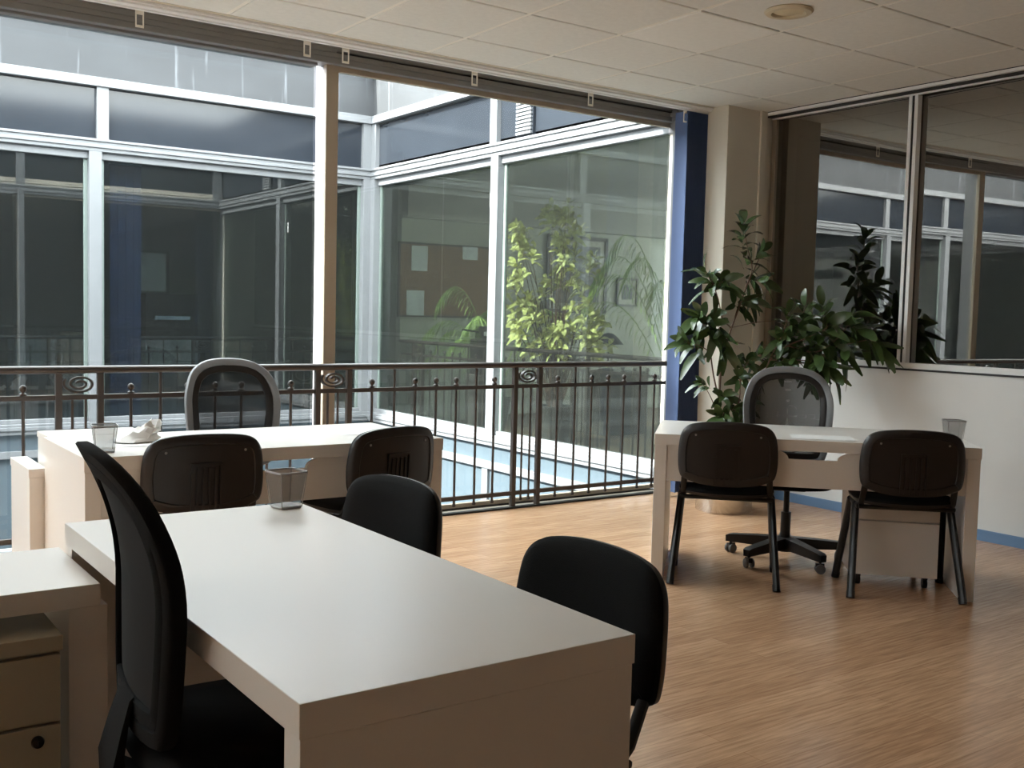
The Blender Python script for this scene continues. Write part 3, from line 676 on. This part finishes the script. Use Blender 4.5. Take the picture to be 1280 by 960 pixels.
for px, dz, r in stems:
    pts = smooth_path([L_(at(x, y, D0+d)) for (x, y), d in zip(px, dz)])
    if px[0][1] >= 580: pts = [Vector((pts[0].x*.6, pts[0].y*.6, .36))]+pts
    sb.tube(pts, [r*(1-.6*i/len(pts)) for i in range(len(pts))], 7)
W_ = [  # whorl pixel, depth offset, axis in picture (right, up, towards camera), leaves, size, spread
 (929,281,-.02,(.0,1,.1),11,.15,1.25),(951,316,.03,(.6,.6,.2),9,.15,1.2),(882,341,-.1,(-.5,.6,.4),9,.15,1.2),(903,352,-.05,(.3,.4,.7),7,.15,1.2),
 (871,396,-.1,(-.5,.0,.6),9,.16,1.1),(859,428,-.16,(-.6,.3,.5),8,.15,1.2),(884,405,-.08,(.2,.2,.8),6,.15,1.3),(905,432,-.1,(.1,-.6,.6),5,.17,1.0),
 (897,415,-.1,(-.2,-.5,.7),5,.17,1.0),(950,352,.02,(.6,-.2,.4),7,.14,1.2),(940,375,.0,(.5,-.3,.5),6,.12,1.2),(926,380,0,(.3,.1,.8),5,.12,1.2),
 (950,442,-.05,(.6,.3,.4),8,.12,1.2),(935,452,-.08,(.1,.4,.6),7,.11,1.2),(925,470,-.08,(-.2,.4,.7),7,.11,1.2),(945,470,-.05,(.5,0,.5),6,.10,1.2),
 (878,479,-.1,(-.7,.4,.3),5,.11,1.0),(905,495,-.1,(0,.3,.8),7,.11,1.3),(918,512,-.1,(.2,0,.8),7,.12,1.3),(934,505,-.12,(.4,.2,.6),7,.12,1.3),(900,520,-.1,(-.4,.1,.7),6,.12,1.2),(925,530,-.12,(.1,-.1,.8),7,.12,1.3),(912,548,-.1,(0,0,1),6,.12,1.3),
 (985,393,-.14,(.0,.9,.3),8,.13,1.2),(976,424,-.14,(-.5,.2,.6),9,.14,1.25),(1000,412,-.18,(.1,.3,.8),8,.14,1.3),(1034,408,-.26,(.2,.5,.7),10,.17,1.25),(1040,425,-.24,(.1,-.3,.8),8,.17,1.2),
 (1064,398,-.25,(.6,.5,.3),9,.16,1.2),(1075,415,-.28,(.5,-.4,.5),7,.17,1.0),(1100,434,-.3,(.6,-.5,.3),4,.15,.7),(1055,440,-.26,(.2,-.6,.6),7,.16,1.1),(1012,440,-.22,(0,-.3,.8),8,.15,1.2),
 (990,445,-.18,(-.2,-.5,.6),7,.14,1.1),(1038,462,-.3,(.5,-.6,.4),8,.16,1.0),(1018,468,-.28,(-.1,-.8,.4),7,.15,.9),(970,450,-.12,(-.3,-.2,.7),6,.13,1.2),(1028,385,-.2,(-.2,.7,.4),7,.15,1.2),(1005,385,-.2,(-.1,.8,.4),6,.13,1.2)]
cr, cu, cf = r2, -d2, -fw
for x, y, dz, (a, b_, c_), n, L, s in W_:
    whorl(lb, L_(at(x, y, D0+dz)), cr*a+cu*b_+cf*c_, n+3, L*1.1, L*.40, s, .3, sb)
sb.build('stems', 'stem', t, smooth=60); lb.build('foliage', 'leaf', t, smooth=60)
# plants in the right wing
t = thing('variegated_plant', 'sunlit yellow green variegated plant behind the right wing glass', 'plant', (6.62,8.55,0))
o = Vector((6.62,8.55,0)); DS = fw.dot(o-Vector((0,0,CAMZ)))-.0
MB().lathe([(.0001,0),(.14,0),(.19,.36),(.2,.38),(.18,.38),(.17,.34),(.0001,.34)], 28).build('pot', 'potgrey', t, smooth=40)
sb, lb = MB(), MB()
blobs = [(707,266,8,4),(720,285,10,4),(655,290,20,6),(690,278,20,7),(712,262,10,3),(640,345,17,9),(655,385,22,11),(648,412,8,3),(700,312,20,10),(702,348,22,10),(742,330,11,4),(690,392,28,13),(725,398,34,16),(692,424,24,9),(745,420,22,8),(665,310,16,5),(720,375,20,6),(668,430,14,3),(735,440,14,3)]
ends = []
for x, y, r, n in blobs:
    for k in range(n):
        a, q_ = rp.uniform(0, 2*pi), r*rp.random()**.5
        p = L_(at(x+q_*cos(a), y+q_*sin(a), DS+rp.uniform(-.22,.22))); 
        whorl(lb, p, Vector((rp.uniform(-.5,.5)-.4, rp.uniform(-.5,.5), .6)), rp.randint(6,8), .13, .054, 1.25, .45)
        if k % 3 == 0: ends.append(p)
for e in ends:
    root = Vector((rp.uniform(-.06,.06), rp.uniform(-.06,.06), .34)); m_ = root.lerp(e, .55)+Vector((rp.uniform(-.05,.05),rp.uniform(-.05,.05),.12))
    sb.tube(smooth_path([root, m_, e], 3), [.007,.006,.005,.005,.004,.003,.0025], 5)
sb.build('stems', 'stem', t, smooth=60); lb.build('foliage', 'varieg', t, smooth=60)
def palm(label, loc, fronds, pot=True):
    t = thing('potted_palm', label, 'plant', loc, 0, 'potted palms in the right wing')
    if pot: MB().lathe([(.0001,0),(.13,0),(.17,.3),(.18,.32),(.16,.32),(.15,.29),(.0001,.29)], 24).build('pot', 'potgrey', t, smooth=40)
    sb, lb = MB(), MB()
    for az, rise, reach, drop in fronds:
        d = Vector((cos(az), sin(az), 0)); pts = []
        for k in range(15):
            s = k/14; pts.append(Vector((0,0,.29))+d*(reach*s**1.15)+Vector((0,0,1))*(rise*sin(min(1,s*1.0)*pi*.62)*1.02-drop*s**3))
        sb.tube(pts, [.006*(1-.75*k/14)+.001 for k in range(15)], 5)
        side = Vector((-d.y, d.x, 0))
        for k in range(4, 15):
            for sub in (0, .5):
                i = min(13, k); p = pts[i].lerp(pts[min(14, i+1)], sub); tg = (pts[min(14,i+1)]-pts[i]).normalized()
                ln = .24*(1-.45*abs(k-8)/8)
                for sg in (-1, 1):
                    leaf(lb, p, tg*.45+side*sg*.55-Vector((0,0,.42)), tg, ln, .015, .5, 4, .3)
    sb.build('stems', 'palm', t, smooth=60); lb.build('foliage', 'palm', t, smooth=60)
    return t
palm('green palm with arching fronds in front of the cork board', (7.05,10.25,0), [(2.45,1.42,.75,.25),(2.75,1.05,.95,.35),(2.3,.95,.85,.4),(2.6,.72,1.0,.4),(2.95,.85,.7,.35),(-.6,1.2,.8,.3),(-.3,.9,.85,.35),(1.2,1.2,.6,.3),(3.6,1.1,.7,.3)])
palm('green palm close behind the right wing glass next to the blue blind', (7.75,7.95,0), [(2.5,2.0,.8,.35),(2.3,1.8,.95,.4),(2.75,1.6,1.05,.4),(2.55,1.3,1.15,.35),(3.0,1.75,.7,.3),(-.6,1.6,.8,.3),(1.2,1.5,.7,.2),(4.2,1.6,.6,.3)])
# things in the right wing
t = thing('cork_board', 'brown cork notice board on the pale wall of the right wing', 'notice board', (6.92,11.185,0))
MB().box((-.70,-.012,1.27),(.70,.012,2.14)).build('board', 'cork', t)
b = MB()
for a, c_ in (((-.72,-.018,1.25),(.72,.014,1.275)),((-.72,-.018,2.135),(.72,.014,2.16)),((-.72,-.018,1.25),(-.695,.014,2.16)),((.695,-.018,1.25),(.72,.014,2.16))): b.box(a, c_)
b.build('frame', 'darkwood', t)
for x0, x1, z0, z1, lb_ in ((6.375,6.60,1.815,2.12,'tall printed notice pinned to the upper left of the cork board'),(7.11,7.335,1.985,2.145,'small printed notice pinned near the top of the cork board'),(6.315,6.56,1.27,1.575,'printed notice pinned to the lower left of the cork board')):
    tag(MB().box((x0,11.163,z0),(x1,11.166,z1)).build('notice', 'paper2'), lb_, 'notice', 'notices on the cork board')
def picture(label, x0, x1, z0, z1, fr, mt):
    t = thing('framed_picture', label, 'picture', ((x0+x1)/2,11.19,0), 0); w2 = (x1-x0)/2
    MB().box((-w2+fr+mt,-.012,z0+fr+mt),(w2-fr-mt,-.004,z1-fr-mt)).build('print', 'picdark', t)
    MB().box((-w2+fr,-.008,z0+fr),(w2-fr,.0,z1-fr)).build('mount', 'picmat', t)
    b = MB().box((-w2,-.025,z0),(w2,.005,z0+fr)).box((-w2,-.025,z1-fr),(w2,.005,z1)).box((-w2,-.025,z0),(-w2+fr,.005,z1)).box((w2-fr,-.025,z0),(w2,.005,z1))
    b.build('frame', 'darkwood', t); return t
picture('large dark framed picture behind the variegated plant', 8.45, 9.50, 1.35, 2.39, .05, .08)
picture('small framed picture lower right of the large dark one', 9.69, 10.08, 1.46, 1.86, .03, .07)
t = thing('shutter_cabinet', 'low cabinet with horizontal slatted front under the cork board', 'cabinet', (6.83,10.98,0))
MB().box((-.5,-.19,0),(.5,.2,.95)).build('body', 'slat', t, bevel=.004); MB().box((-.52,-.21,.95),(.52,.2,.98)).build('top', 'slat', t, bevel=.003)
b = MB()
for k in range(20): b.box((-.47,-.2,.06+.044*k),(.47,-.19,.06+.044*k+.036))
b.build('shutter', 'slat', t, bevel=.003)
t = thing('office_machine', 'black office machine with a small white label standing by the palm', 'machine', (6.62,9.93,0))
MB().box((-.1,-.12,.62),(.16,.12,1.02)).box((-.06,-.08,1.02),(.08,.08,1.17)).build('body', 'black_plastic', t, bevel=.01)
MB().tube([(-.28,0,1.13),(-.06,0,1.10)], .012, 8).build('lever', 'black_plastic', t)
MB().box((-.04,-.085,1.06),(.02,-.08,1.11)).build('label_plate', 'paper', t); MB().box((-.14,-.14,0),(.20,.14,.62)).build('stand', 'potgrey', t, bevel=.01)
t = thing('desk_lamp', 'dark lamp shape beside the variegated plant', 'lamp', (7.75,9.05,0))
MB().lathe([(.0001,.70),(.09,.70),(.09,.72),(.012,.73),(.012,1.0)], 18).build('base', 'black_metal', t, smooth=40); MB().lathe([(.17,1.0),(.12,1.06),(.05,1.12),(.0001,1.13)], 20).build('shade', 'black_metal', t, smooth=40)
MB().box((-.3,-.3,0),(.35,.3,.7)).build('stand', 'potgrey', t, bevel=.01)
# things in the far room
def simple_box(name, label, cat, a, b_, m, group=None):
    ox, oy = (a[0]+b_[0])/2, (a[1]+b_[1])/2
    t = thing(name, label, cat, (ox,oy,a[2]), 0, group); h = b_[2]-a[2]; w2, d2_ = abs(b_[0]-a[0])/2, abs(b_[1]-a[1])/2
    MB().box((-w2,-d2_,0),(w2,d2_,h)).build('body', m, t, bevel=.004); return t, w2, d2_, h
t, w2, dd, h = simple_box('side_table', 'long dark side table behind the tinted far glass', 'table', (2.0,12.0,0), (5.0,12.6,.62), 'potgrey')
t, w2, dd, h = simple_box('office_printer', 'black printer stacked on the table behind the tinted far glass', 'printer', (3.45,12.05,.956), (4.05,12.5,1.45), 'black_plastic')
MB().box((-.2,-dd-.03,.2),(.2,-dd,.24)).build('paper_tray', 'paper2', t)
for k, (x0, x1, z0, z1) in enumerate(((2.1,2.5,.62,.95),(2.55,3.0,.62,1.0),(3.45,4.05,.62,.95),(4.2,4.7,.62,.9))):
    t, w2, dd, h = simple_box('storage_box', ['pale storage box at the left on the far room table','tall storage box second from the left on the far room table','storage box under the black printer','storage box right of the black printer'][k], 'box', (x0,12.05,z0), (x1,12.5,z1), 'box' if k % 2 else 'inceil', 'boxes in the far room')
    MB().box((-w2-.005,-dd-.005,h-.05),(w2+.005,dd+.005,h+.003)).build('lid', 'box' if k % 2 else 'inceil', t)
t = thing('framed_picture', 'framed picture leaning on the printer behind the tinted far glass', 'picture', (3.62,12.4,1.45))
MB().box((-.16,-.015,.03),(.16,.0,.47)).build('print', 'picmat', t)
MB().box((-.2,-.02,0),(.2,.01,.03)).box((-.2,-.02,.47),(.2,.01,.5)).box((-.2,-.02,0),(-.16,.01,.5)).box((.16,-.02,0),(.2,.01,.5)).build('frame', 'darkwood', t)
t = thing('vertical_blind', 'dark blue vertical blind strip behind the tinted far glass', 'blind', (2.95,11.02,0))
MB().box((-.16,-.03,2.72),(.16,.03,2.76)).build('headrail', 'alu', t)
for k in range(4): MB().box((-.15+.078*k,-.004,.15),(-.076+.078*k,.004,2.72)).build('slat', 'blind_far', t)
# ------------------------------------------------------------------ light
w = bpy.data.worlds.new('sky'); bpy.context.scene.world = w; w.use_nodes = True
n, l = w.node_tree.nodes, w.node_tree.links; bg = n['Background']
tc = n.new('ShaderNodeTexCoord'); mp = n.new('ShaderNodeMapping'); mp.inputs['Scale'].default_value = (1.5,1.5,3.2); l.new(tc.outputs['Generated'], mp.inputs[0])
t = n.new('ShaderNodeTexNoise'); t.inputs['Scale'].default_value = 1.7; t.inputs['Detail'].default_value = 6; l.new(mp.outputs[0], t.inputs['Vector'])
r = n.new('ShaderNodeValToRGB'); r.color_ramp.elements[0].position = .40; r.color_ramp.elements[1].position = .66
r.color_ramp.elements[0].color = (.58,.62,.68,1); r.color_ramp.elements[1].color = (1.16,1.15,1.12,1)
l.new(t.outputs[0], r.inputs[0]); l.new(r.outputs[0], bg.inputs[0]); bg.inputs[1].default_value = 2.6
s = bpy.data.lights.new('sun', 'SUN'); s.energy = 3.6; s.angle = radians(2); s.color = (1, .97, .92)
so = bpy.data.objects.new('sun', s); C.objects.link(so)
el, az = radians(38), radians(4)
dirv = Vector((-cos(el)*cos(az), cos(el)*sin(az), sin(el)))          # towards the sun
so.rotation_euler = dirv.to_track_quat('Z', 'Y').to_euler(); so.location = (-8,-4,12)
pl = bpy.data.lights.new('window_portal', 'AREA'); pl.shape = 'RECTANGLE'; pl.size = 8.4; pl.size_y = 2.8; pl.cycles.is_portal = True
po = bpy.data.objects.new('window_portal', pl); C.objects.link(po); po.location = (1.25,6.05,1.42); po.rotation_euler = (radians(-90),0,0)
# ------------------------------------------------------------------ camera and view
cam = bpy.data.cameras.new('camera'); co = bpy.data.objects.new('camera', cam); C.objects.link(co)
cam.sensor_width = 36; cam.lens = 36*F_PX/1280; cam.clip_start = .05
R3 = Matrix((r2, -d2, -fw)).transposed(); co.matrix_world = Matrix.Translation((0,0,CAMZ)) @ R3.to_4x4()
sc = bpy.context.scene; sc.camera = co
sc.view_settings.view_transform = 'Standard'; sc.view_settings.look = 'None'; sc.view_settings.gamma = 1; sc.view_settings.use_curve_mapping = False
sc.view_settings.exposure = 3.34
sc.cycles.transparent_max_bounces = 24; sc.cycles.max_bounces = 10; sc.cycles.diffuse_bounces = 6; sc.cycles.glossy_bounces = 5
sc.cycles.use_denoising = True; sc.cycles.sample_clamp_indirect = 6
